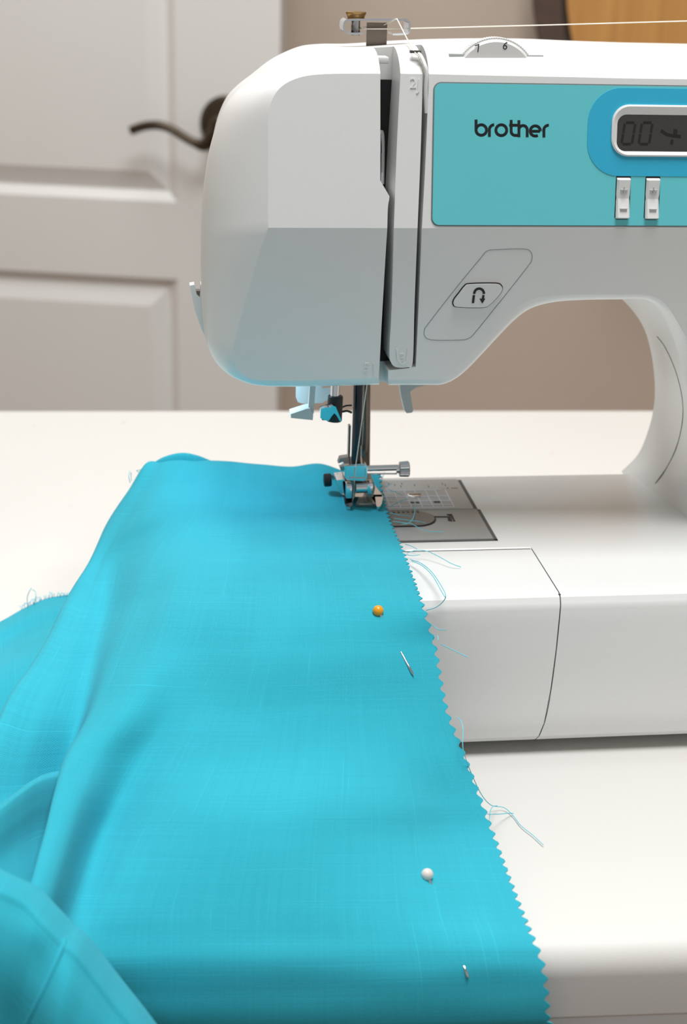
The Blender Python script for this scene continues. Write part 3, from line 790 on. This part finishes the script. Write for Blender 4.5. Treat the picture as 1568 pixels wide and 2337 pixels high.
# needle threader: chrome shaft, black head with mirror face, side lever, plate
cyl('threader_shaft', 767, 850, 764, 908, .0020, M['chrome'], .050)
g = G(); c0, c1 = N_(766, 903, .050), N_(762, 960, .050); g.tube([c0, c0.lerp(c1, .03), c0.lerp(c1, .97), c1], [.0029, .0032, .0034, .0032], 24); mb(g, 'threader_head', M['dark'])
fc = [(732, 934), (742, 930), (752, 930), (760, 926), (766, 928), (772, 942), (780, 961), (776, 962), (768, 948), (763, 943), (757, 950), (750, 961), (738, 958), (731, 954)]
mb(G().prism([N_(x, y, .0445 + (y - 926)*.00007) for x, y in fc], (0, .003, 0)), 'threader_face', M['chrome'], ang=20)
mb(G().prism([N_(x, y, .047) for x, y in ((732, 936), (750, 930), (770, 930), (779, 962), (735, 959))], (0, .005, 0)), 'threader_jaw', M['dark'])
g = G(); g.tube(smooth_line([N_(780, 930, .05), N_(790, 926, .05), N_(803, 925, .05)], 4), .0004, 6); g.tube(smooth_line([N_(780, 940, .05), N_(792, 938, .05), N_(803, 942, .05)], 4), .0005, 6); mb(g, 'threader_fork', M['dark'])
g = G(); g.prism([N_(x, y, .045) for x, y in ((709, 860), (722, 860), (716, 944), (703, 942))], (0, .0022, 0)); mb(g, 'threader_lever', M['plastic_clear'])
g = G(); g.prism([N_(x, y, .0435) for x, y in ((664, 945), (700, 933), (708, 932), (715, 946), (714, 959), (664, 954))], (0, .007, 0)); mb(g, 'threader_lever_tip', M['plastic_clear'], ang=20)
P_ = [(676, 850), (735, 850), (735, 886), (760, 887), (760, 905), (735, 920), (690, 921), (680, 918), (676, 908)]
mb(G().prism([N_(x, y, .072) for x, y in P_], (0, .0015, 0)), 'guard_plate', M['plastic_clear'])
# sewing lamp under the head
lx_, ly_ = .045, .060
lz_ = PY(640, 875, YO).z + .0006
lens = mb(G().box((lx_ - .008, ly_ - .005, lz_), (lx_ + .008, ly_ + .005, lz_ + .004), .001), 'lamp_lens', M['lamp'])
sl_d = bpy.data.lights.new('sewing_lamp', 'AREA'); sl_d.shape = 'RECTANGLE'; sl_d.size = .014; sl_d.size_y = .008; sl_d.energy = .035; sl_d.color = (.58, .82, 1.0)
sl_o = bpy.data.objects.new('sewing_lamp', sl_d); COL.objects.link(sl_o); sl_o.location = T + Vector((lx_, ly_, lz_ - .0008))
# buttonhole lever right of the needle bar
P_ = [(912, 866), (992, 866), (978, 878), (950, 884), (936, 894), (943, 938), (940, 942), (928, 943), (924, 938), (915, 900)]
mb(G().prism([N_(x, y, .060) for x, y in P_], (0, .005, 0)), 'buttonhole_lever', M['plastic_grey'])
# thread cutter on the left side
P_ = [(433, 653), (445, 649), (447, 664), (455, 680), (462, 640), (472, 645), (472, 800), (462, 770), (452, 735), (440, 690)]
mb(G().prism([PY(x, y, .045) for x, y in [(433, 652), (444, 650), (449, 672), (456, 678), (458, 650), (470, 650), (470, 770), (460, 752), (444, 706)]], (0, .006, 0)), 'thread_cutter', M['plastic'])
mb(G().prism([PY(x, y, .0452) for x, y in [(447, 664), (457, 664), (456, 678), (450, 675)]], (0, .004, 0)), 'cutter_blade', M['bronze_steel'])
#@@FABRIC
# ------------------------------------------------------------------ fabric
fabric = empty('turquoise_fabric', T + Vector((.05, -.06, 0)), 'turquoise woven fabric with pinked edge draped over the machine bed and table', 'fabric')
FO = Vector((.05, -.06, 0))
def grid_surface(C, su, sv):
    R_, K_ = len(C), len(C[0])
    A = np.array([[list(p) for p in row] for row in C])
    def interp(A, n):
        m = A.shape[0]; P = np.concatenate([2*A[:1] - A[1:2], A, 2*A[-1:] - A[-2:-1]])
        out = []
        for t in n:
            i = min(int(t), m - 2); f = t - i
            a, b, c, d = P[i], P[i + 1], P[i + 2], P[i + 3]
            out.append(.5*((2*b) + (c - a)*f + (2*a - 5*b + 4*c - d)*f*f + (3*b - a - 3*c + d)*f**3))
        return np.array(out)
    B = interp(A, sv); B = interp(B.transpose(1, 0, 2), su).transpose(1, 0, 2)
    return B
def sheet(name, B, m, parent, teeth=None, thick=.00045, uvs=(1, 1), wob=.0):
    nv, nu = B.shape[:2]
    V = B.reshape(-1, 3) - np.array(FO)
    idx = np.arange(nv*nu).reshape(nv, nu)
    Fc = np.stack([idx[:-1, :-1], idx[1:, :-1], idx[1:, 1:], idx[:-1, 1:]], -1).reshape(-1, 4)
    me = bpy.data.meshes.new(name); me.from_pydata(V.tolist(), [], Fc.tolist())
    du = np.linalg.norm(np.diff(B, axis=1), axis=2).mean(0); dv = np.linalg.norm(np.diff(B, axis=0), axis=2).mean(1)
    U = np.concatenate([[0], np.cumsum(du)]); W_ = np.concatenate([[0], np.cumsum(dv)])
    uv = np.stack(np.meshgrid(U, W_), -1).reshape(-1, 2)
    lay = me.uv_layers.new(name='UVMap'); li = np.zeros(len(me.loops), int); me.loops.foreach_get('vertex_index', li)
    lay.data.foreach_set('uv', uv[li].astype(np.float32).ravel())
    me.polygons.foreach_set('use_smooth', [True]*len(me.polygons))
    me.materials.append(m)
    o = bpy.data.objects.new(name, me); COL.objects.link(o); o.parent = parent
    md = o.modifiers.new('thickness', 'SOLIDIFY'); md.thickness = thick; md.offset = 0
    return o
HID = None
ROWS = [ # R, S, V, L, L2, D, E0, E, M, N, N2, edge   as (x, y, height above table); None = turned under the fold
 [(335,1069,.070),(370,1055,.0730),(412,1049,.0740),(470,1053,.0722),(500,1054,.072),(530,1056,.0715),(565,1060,.071),(600,1063,.0702),(664,1068,.0690),(728,1061,.0722),(792,1080,.0695),(868,1084,.0685)],
 [(290,1130,.062),(330,1118,.068),(385,1108,.0715),(450,1108,.0715),(490,1108,.0712),(530,1108,.0705),(570,1109,.0704),(610,1110,.0700),(680,1112,.0692),(745,1108,.0712),(810,1120,.0688),(877,1128,.0685)],
 [(243,1200,.052),(290,1190,.060),(345,1180,.0660),(425,1175,.0695),(470,1173,.0700),(520,1172,.0700),(565,1172,.070),(610,1172,.0700),(700,1175,.0692),(780,1178,.0690),(845,1180,.0686),(893,1185,.0684)],
 [(205,1285,.045),(240,1272,.050),(280,1262,.0540),(360,1256,.0635),(430,1255,.0680),(500,1255,.0700),(555,1256,.0702),(610,1258,.0700),(720,1258,.0692),(810,1260,.0690),(880,1262,.0688),(928,1268,.0686)],
 [(152,1370,.042),(200,1372,.046),(252,1375,.0465),(315,1372,.0555),(395,1371,.0635),(480,1370,.0670),(545,1370,.0685),(610,1370,.0692),(740,1370,.0690),(840,1371,.0688),(915,1373,.0687),(968,1378,.0685)],
 [(92,1490,.040),(150,1490,.043),(219,1487,.0415),(268,1485,.0485),(355,1487,.0550),(450,1490,.0565),(525,1490,.0585),(600,1490,.0600),(740,1485,.0595),(860,1480,.0585),(940,1478,.0575),(998,1478,.0565)],
 [(5,1625,.040),(80,1640,.0385),(180,1640,.0330),(215,1620,.0415),(285,1622,.0455),(385,1625,.0430),(470,1625,.0445),(570,1625,.0460),(730,1622,.0445),(870,1620,.0425),(960,1620,.0410),(1025,1620,.0400)],
 [(-60,1850,.032),(40,1825,.026),(140,1805,.0190),(152,1720,.0385),(215,1728,.0385),(315,1732,.0325),(420,1732,.0355),(540,1732,.0375),(725,1730,.0355),(885,1730,.0325),(985,1730,.0295),(1066,1730,.0265)],
 [None,None,None,(125,1810,.0365),(180,1818,.0350),(265,1825,.0245),(370,1828,.0290),(500,1830,.0330),(712,1830,.0320),(895,1830,.0260),(1015,1830,.0185),(1104,1832,.0150)],
 [None,None,None,(100,1910,.0345),(152,1915,.0320),(222,1918,.0180),(320,1920,.0225),(470,1920,.0265),(700,1920,.0255),(900,1920,.0185),(1040,1920,.0105),(1137,1920,.0078)],
 [None,None,None,(63,2045,.0320),(112,2050,.0290),(172,2058,.0135),(262,2060,.0140),(430,2060,.0145),(690,2060,.0135),(910,2060,.0100),(1080,2060,.0055),(1190,2062,.0042)],
 [None,None,None,(30,2140,.0300),(80,2145,.0265),(145,2140,.0120),(240,2140,.0080),(425,2135,.0080),(690,2135,.0068),(925,2135,.0050),(1110,2138,.0042),(1222,2140,.0035)],
 [None,None,None,(20,2200,.0230),(70,2200,.0200),(145,2200,.0080),(240,2200,.0025),(425,2195,.0022),(690,2195,.0012),(935,2192,.0000),(1122,2190,.0005),(1242,2190,-.0002)],
 [None,None,None,(20,2270,.0100),(70,2270,.0090),(145,2265,-.001),(240,2262,-.0060),(425,2260,-.0064),(690,2255,-.0066),(940,2250,-.0068),(1130,2245,-.0062),(1252,2242,-.0063)],
 [None,None,None,(20,2350,-.008),(70,2350,-.008),(145,2345,-.015),(240,2340,-.0180),(425,2338,-.0184),(690,2335,-.0186),(940,2330,-.0190),(1130,2325,-.0180),(1257,2322,-.0182)],
 [None,None,None,(20,2440,-.030),(70,2440,-.031),(145,2430,-.034),(240,2425,-.0372),(425,2420,-.0368),(690,2418,-.0366),(940,2414,-.0360),(1130,2410,-.0355),(1258,2405,-.0350)],
]
C = []
for row in ROWS:
    pr_ = [PZ(*q) if q else None for q in row]
    if pr_[0] is None:
        L_ = pr_[3]; fl_ = .003 if L_.y > -.15 else -1
        for k, ofs in enumerate(((.002, .016, -.019), (.004, .013, -.016), (.004, .008, -.009))):
            q = L_ + Vector(ofs); pr_[k] = Vector((q.x, q.y, max(q.z, fl_)))
    r0 = pr_[0]; h = Vector((r0.x + .004, r0.y + .010, max(.003 if r0.y > -.16 else -1, r0.z - .030)))
    C.append([h] + pr_)
c0 = [p + Vector((0, .018, -.030)) for p in C[0]]; c0 = [Vector((p.x, max(p.y, .118), p.z)) for p in c0]
last = [Vector((p.x, p.y + .004, p.z - .10)) for p in C[-1]]
C = [c0] + C + [last]
TEETH = 86
sv = np.linspace(0, len(C) - 1, TEETH*6 + 1)
k_ = len(C[0]) - 1
su = np.concatenate([np.linspace(0, k_ - .5, 150, endpoint=False), np.linspace(k_ - .5, k_, 30)])
B = grid_surface(C, su, sv)
# pinked right edge: triangular teeth cut into the cloth
fl = np.clip((su - (k_ - .5))/.5, 0, 1)
ed = B[:, -1] - B[:, -8]; ed /= np.linalg.norm(ed, axis=1)[:, None]
# arc length along the edge decides the teeth
al = np.concatenate([[0], np.cumsum(np.linalg.norm(np.diff(B[:, -1], axis=0), axis=1))])
tri = np.abs(((al/.0045) % 1) - .5)*2; tri = tri*tri*(3 - 2*tri)
B = B + (-tri[:, None, None]*.0018*(fl[None, :, None]**3))*ed[:, None, :]
# small soft wrinkles
Xg, Yg = B[..., 0], B[..., 1]
def rip(p, q, ph): return np.sin(Xg*p + Yg*q + ph)
wr = .00035*rip(95, 60, .4)*rip(30, -70, 1.1) + .00022*rip(210, 40, 2.0)*rip(-50, 120, .3)
mask = np.clip((B[..., 2] - .004)/.02, 0, 1)*np.clip((.075 - Yg)/.05, 0, 1)
B[..., 2] += wr*mask
main = sheet('fabric_panel', B, M['fabric'], fabric)
def pz_rows(R_): return [[PZ(x, y, z) for x, y, z in row] for row in R_]
def patch(name, C, nu=80, nv=90):
    return sheet(name, grid_surface(C, np.linspace(0, len(C[0]) - 1, nu), np.linspace(0, len(C) - 1, nv)), M['fabric'], fabric)
FL = pz_rows([
 [(-420,1560,.002),(-220,1515,.002),(-90,1462,.002),(0,1420,.002),(50,1392,.002),(100,1369,.002),(150,1359,.002),(220,1352,.002),(300,1352,.002)],
 [(-420,1580,.003),(-220,1530,.005),(-90,1478,.006),(0,1440,.006),(52,1414,.006),(104,1392,.006),(155,1382,.006),(225,1376,.006),(300,1376,.006)],
 [(-420,1620,.003),(-220,1565,.006),(-90,1512,.007),(0,1478,.006),(56,1452,.006),(108,1432,.006),(160,1422,.006),(232,1416,.006),(300,1416,.006)],
 [(-420,1690,.003),(-220,1630,.010),(-90,1570,.018),(0,1530,.018),(60,1505,.018),(115,1490,.017),(168,1480,.016),(240,1470,.014),(300,1470,.012)],
 [(-420,1770,.003),(-220,1705,.009),(-90,1640,.014),(0,1610,.015),(65,1585,.015),(120,1570,.013),(175,1560,.011),(245,1550,.010),(300,1545,.008)],
 [(-420,1900,.003),(-220,1825,.004),(-90,1760,.006),(0,1730,.006),(70,1710,.006),(125,1700,.005),(180,1690,.004),(250,1680,.004),(300,1680,.004)]])
flap = patch('back_fold', FL)
UF = pz_rows([
 [(330,1085,.050),(372,1085,.050),(415,1085,.050),(448,1085,.050),(480,1085,.050)],
 [(334,1070,.0700),(372,1046,.0755),(413,1036,.0775),(448,1041,.0760),(482,1054,.0715)],
 [(340,1086,.0640),(374,1066,.0690),(413,1060,.0700),(448,1062,.0690),(478,1068,.0670)]])
UF[0] = [p + Vector((0, .02, -.03)) for p in UF[1]]
UF[2] = [Vector((p.x, UF[1][k].y - .006, UF[1][k].z - .0085)) for k, p in enumerate(UF[1])]
patch('rear_fold', UF, 40, 24)
LFp = [(-420, 2020, .021), (-260, 1975, .026), (-140, 1930, .036), (-60, 1882, .040), (0, 1843, .039), (50, 1805, .037), (92, 1779, .034), (140, 1768, .029), (185, 1772, .022)]
LF = []
for dy, dz, sx in ((0, 0, 0), (18, -.0006, -3), (60, -.004, -8), (130, -.010, -14), (220, -.014, -20), (320, -.017, -24)):
    LF.append([PZ(x + sx, y + dy, z + dz) for x, y, z in LFp])
LF = [[p + Vector((0, .016, -.014)) for p in LF[0]], [p + Vector((0, .007, -.0030)) for p in LF[0]]] + LF
lowf = patch('lower_fold', LF)
# near fold with its stitched seam
SFp = [(-420, 1985, .030), (-250, 1960, .048), (-110, 1975, .056), (-50, 2000, .054), (0, 2025, .051), (60, 2054, .046), (104, 2098, .042), (143, 2139, .037), (176, 2168, .034), (214, 2215, .028), (262, 2277, .020), (312, 2340, .012), (372, 2420, .000)]
SF = []
for k, (dx_, dy, dz) in enumerate(((0, 0, 0), (-10, 30, -.0012), (-26, 85, -.0045), (-46, 165, -.012), (-66, 270, -.025), (-80, 420, -.045))):
    row = []
    for j, (x, y, z) in enumerate(SFp):
        dip = -.0035*k/3*math.exp(-((j - 6.3)/.8)**2) if k > 1 else 0
        row.append(PZ(x + dx_, y + dy, z + dz + dip))
    SF.append(row)
SF = [[p + Vector((.002, .030, -.020)) for p in SF[0]], [p + Vector((.002, .014, -.0055)) for p in SF[0]]] + SF
seamf = patch('near_fold', SF, 140, 110)
bv_n = bvh_of([seamf])
def fhit(bv, x, y, lift=.0003):
    d = ray(x, y).normalized(); h = bv.ray_cast(CAM - FO, d)
    return (h[0] + FO - d*lift) if h[0] is not None else None
pts = [fhit(bv_n, x, y, .0000) for x, y in ((147, 2146), (140, 2165), (128, 2195), (112, 2230), (94, 2268), (76, 2304), (60, 2336))]
pts = [p for p in pts if p is not None]
def fb(g, name, m, parent=fabric, ang=35):
    g.v = [v - FO for v in g.v]; return g.build(name, m, parent, ang)
sm = fb(G().tube(smooth_line(pts, 6), .0008, 8), 'stitched_seam', M['fabric'], seamf)
# frayed threads
def thr(P, rad=.00016, sub=6):
    fb(G().tube(smooth_line(P, sub), rad, 6), 'loose_thread', M['fthread'])
def tz(L_): thr([PZ(x, y, z) for x, y, z in L_])
zb_ = .0675
tz([(890,1157,.069),(905,1148,.070),(918,1143,.0705),(932,1138,.070)])
tz([(888,1170,.068),(910,1175,.069),(938,1178,.068)])
tz([(900,1183,.069),(930,1187,.0695),(955,1190,.0685),(972,1194,zb_)])
tz([(897,1190,.069),(920,1193,.070),(940,1196,.0695),(962,1208,.069),(985,1213,.068),(1012,1213,zb_)])
tz([(946,1150,zb_),(947,1165,.069),(943,1182,.070),(932,1194,.0695),(915,1197,.069)])
tz([(885,1117,.0685),(900,1122,.069),(918,1130,.069)])
tz([(876,1112,.0685),(886,1108,.070),(895,1102,.0705)])
tz([(862,1080,.0685),(868,1086,.070),(872,1092,.070),(876,1082,.071),(878,1078,.071)])
tz([(925,1242,.0685),(938,1246,.069),(952,1253,.0685)])
tz([(928,1262,.0685),(950,1256,.070),(975,1258,.070),(1005,1272,.069),(1030,1286,.068),(1052,1294,.0668)])
tz([(928,1266,.0685),(942,1268,.069),(958,1266,.0685)])
tz([(936,1277,.0685),(960,1285,.070),(985,1305,.071),(1006,1335,.071),(1017,1358,.070),(1012,1372,.067),(995,1386,.064),(972,1393,.062)])
tz([(940,1280,.0685),(965,1292,.070),(988,1315,.071),(1005,1345,.071),(1015,1362,.070)])
tz([(985,1425,.0625),(1000,1436,.063),(1018,1438,.064)])
tz([(1000,1462,.060),(999,1450,.061)]); tz([(992,1455,.060),(990,1448,.061)])
tz([(1006,1470,.058),(1035,1484,.059),(1068,1500,.060)])
tz([(1042,1636,.0385),(1052,1646,.0385),(1057,1665,.0375),(1056,1700,.034),(1061,1725,.030),(1078,1770,.020),(1100,1815,.010),(1122,1838,.003),(1150,1843,.0015),(1170,1860,.001),(1190,1885,.001),(1215,1905,.001),(1240,1928,.001)])
tz([(1112,1858,.013),(1135,1858,.006),(1160,1856,.002),(1172,1856,.001)])
tz([(1117,1870,.012),(1119,1852,.009),(1125,1841,.005),(1135,1839,.003)])
for x, y in [(50 + k*4.2, 1388 - 30*min(1, (k/16)**.7)) for k in range(26)]:
    tz([(x, y + 8, .002), (x + random.uniform(-4, 4), y - 1, .004), (x + random.uniform(-8, 8), y - random.uniform(2, 7), .004)])
tz([(64,1384,.002),(62,1366,.008),(66,1352,.012),(72,1342,.014)]); tz([(78,1378,.002),(82,1362,.008),(80,1350,.010),(74,1346,.011)])
tz([(297,1102,.064),(294,1088,.067),(296,1075,.069)]); tz([(300,1098,.064),(299,1086,.066),(299,1078,.068)]); tz([(318,1078,.068),(312,1074,.069),(322,1072,.070)])

# ------------------------------------------------------------------ pins in the fabric
bv_m = bvh_of([main])
def pin(label, hx, hy, ex, ey, tx, ty, m):
    a_ = fhit(bv_m, hx, hy, 0); e_ = fhit(bv_m, ex, ey, 0); t_ = fhit(bv_m, tx, ty, 0)
    o = empty('sewing_pin', a_ + T, label, 'pin', 'pins in the fabric')
    vd = (CAM - a_).normalized(); R_ = .00205
    ce = Vector(vd*R_*.55) + Vector((0, 0, .0004)); g = G(); pr_ = []
    for k in range(17): t = math.pi*k/16; pr_.append((-R_*math.cos(t), R_*math.sin(t)))
    g.lathe(ce, (0, 0, 1), pr_, 28); g.build('pin_head', m, o, 60)
    e1 = e_ - a_ + (CAM - e_).normalized()*.0002; t1 = t_ - a_ + (CAM - t_).normalized()*.0011
    dirn = (t1 - e1).normalized()
    s1 = ce + (e1 - ce).normalized()*(R_*.9); n1 = (e1 - ce)
    u1 = n1.normalized(); pth = [ce + u1*R_*.6, ce + u1*(R_ + .0006) - vd*.0004, ce + u1*(R_ + .0030) - vd*.0022, ce.lerp(e1, .85) - vd*.0016, e1, e1.lerp(t1, .85), t1]
    g = G().tube(pth, [.00044]*6 + [.00006], 10); g.build('pin_shaft', M['chrome'], o, 60)
pin('orange ball-headed pin in the fabric beside its pinked edge', 863, 1396, 917, 1492, 945, 1543, M['orange'])
pin('white pearl-headed pin in the fabric near the table edge', 975, 1998, 1060, 2208, 1069, 2232, M['pearl'])

# ------------------------------------------------------------------ white sewing thread
g = G()
end = PY(1568, 48, .060); d_ = (end - PY(935, 65, .060))
P_ = [end + d_*.55 + Vector((0, 0, -.022)), end + d_*.30, end, PY(1250, 57, .060), PY(935, 65, .060), PY(900, 66, .062), PY(826, 66, .064),
      PY(822, 63, .067), PY(870, 60, .068), PY(903, 44, .0588), PY(906, 43, .0580), PY(922, 75, .035), PY(944, 117, .0125), PY(955, 128, .0100), PY(970, 175, .0120), PY(968, 300, .0160),
      PY(952, 600, .0200), PY(944, 800, .0240), PY(930, 858, .0300), PY(860, 866, .0450), PY(839, 868, .0515), PY(829, 940, .0525), PY(820, 1005, .0530), PY(812, 1062, .0532), PY(809, 1098, .0535), PY(807, 1136, .0560)]
L_ = []
for a_, b_ in zip(P_, P_[1:]): L_ += [a_.lerp(b_, k/3) for k in range(3)]
L_.append(P_[-1])
g.tube(L_, [.00025 - .00008*min(1, max(0, (i - 50)/10)) for i in range(len(L_))], 6)
th_o = mesh('sewing_thread', [v + T for v in g.v], g.f, M['thread'], None, 60)
tag(th_o, 'fine white thread running through the metal guide and down to the needle', 'thread')

# ------------------------------------------------------------------ guitar hung on the back wall
GY = 1.285
gl = PY(1276, -78, GY)
gx, gz = gl.x + .200, gl.z + TZ
guitar = empty('acoustic_guitar', (gx, GY + .1, gz - .21), 'acoustic guitar with amber top and dark sides hanging on the back wall', 'guitar')
GOf = guitar.location
half = [(0, -.205), (.06, -.203), (.12, -.180), (.170, -.130), (.196, -.060), (.200, 0), (.190, .06), (.160, .12), (.130, .17), (.122, .21), (.130, .26), (.142, .30), (.138, .34), (.110, .375), (.06, .392), (0, .395)]
hl = smooth_line([(x, 0, z) for x, z in half], 5)
loop = [(p.x, p.z) for p in hl] + [(-p.x, p.z) for p in hl[1:-1][::-1]]
def gpt(x, y, z): return rotz((x, y, z), WR + math.radians(8)) + Vector((gx, GY, gz)) - GOf
def gpr(name, lp, y0, y1, m, parent=guitar): return G().prism([gpt(x, y0, z) for x, z in lp], gpt(0, y1, 0) - gpt(0, y0, 0)).build(name, m, parent)
sc = lambda k: [(x*k, (z - .09)*k + .09) for x, z in loop]
gpr('body_side', loop, .002, .100, M['gside'])
gpr('binding', sc(1.003), -.0005, .0025, M['gbind'])
top = gpr('sound_board', sc(.975), -.002, .002, M['gtop'])
gpr('back_board', sc(1.002), .100, .103, M['gside'])
circ = lambda r, cz, n=40: [(r*math.cos(2*math.pi*k/n), cz + r*math.sin(2*math.pi*k/n)) for k in range(n)]
gpr('rosette', circ(.062, .19), -.0026, -.0018, M['gbind']); gpr('sound_hole', circ(.050, .19), -.0032, -.0022, M['dark'])
gpr('bridge', rrect(-.085, .005, .085, .035, .008), -.010, -.002, M['gside'])
gpr('neck', [(-.028, .25), (.028, .25), (.022, .74), (-.022, .74)], -.012, .008, M['gside'])
gpr('headstock', [(-.022, .74), (.022, .74), (.036, .76), (.034, .92), (-.034, .92), (-.036, .76)], -.006, .010, M['gside'])
g = G()
for k in range(6):
    x = -.018 + k*.0072; g.tube([gpt(x*1.5, -.012, .02), gpt(x, -.015, .74)], .0005, 5)
g.build('strings', M['steel'], guitar)
g = G(); g.tube([gpt(-.03, .165, .735), gpt(-.03, .0, .735)], .006, 10); g.tube([gpt(.03, .165, .735), gpt(.03, .0, .735)], .006, 10)
mesh('wall_hanger', [v + GOf for v in g.v], g.f, M['dark'], None)
tag(bpy.data.objects['wall_hanger'], 'two-prong black wall hanger holding the guitar neck', 'hanger')
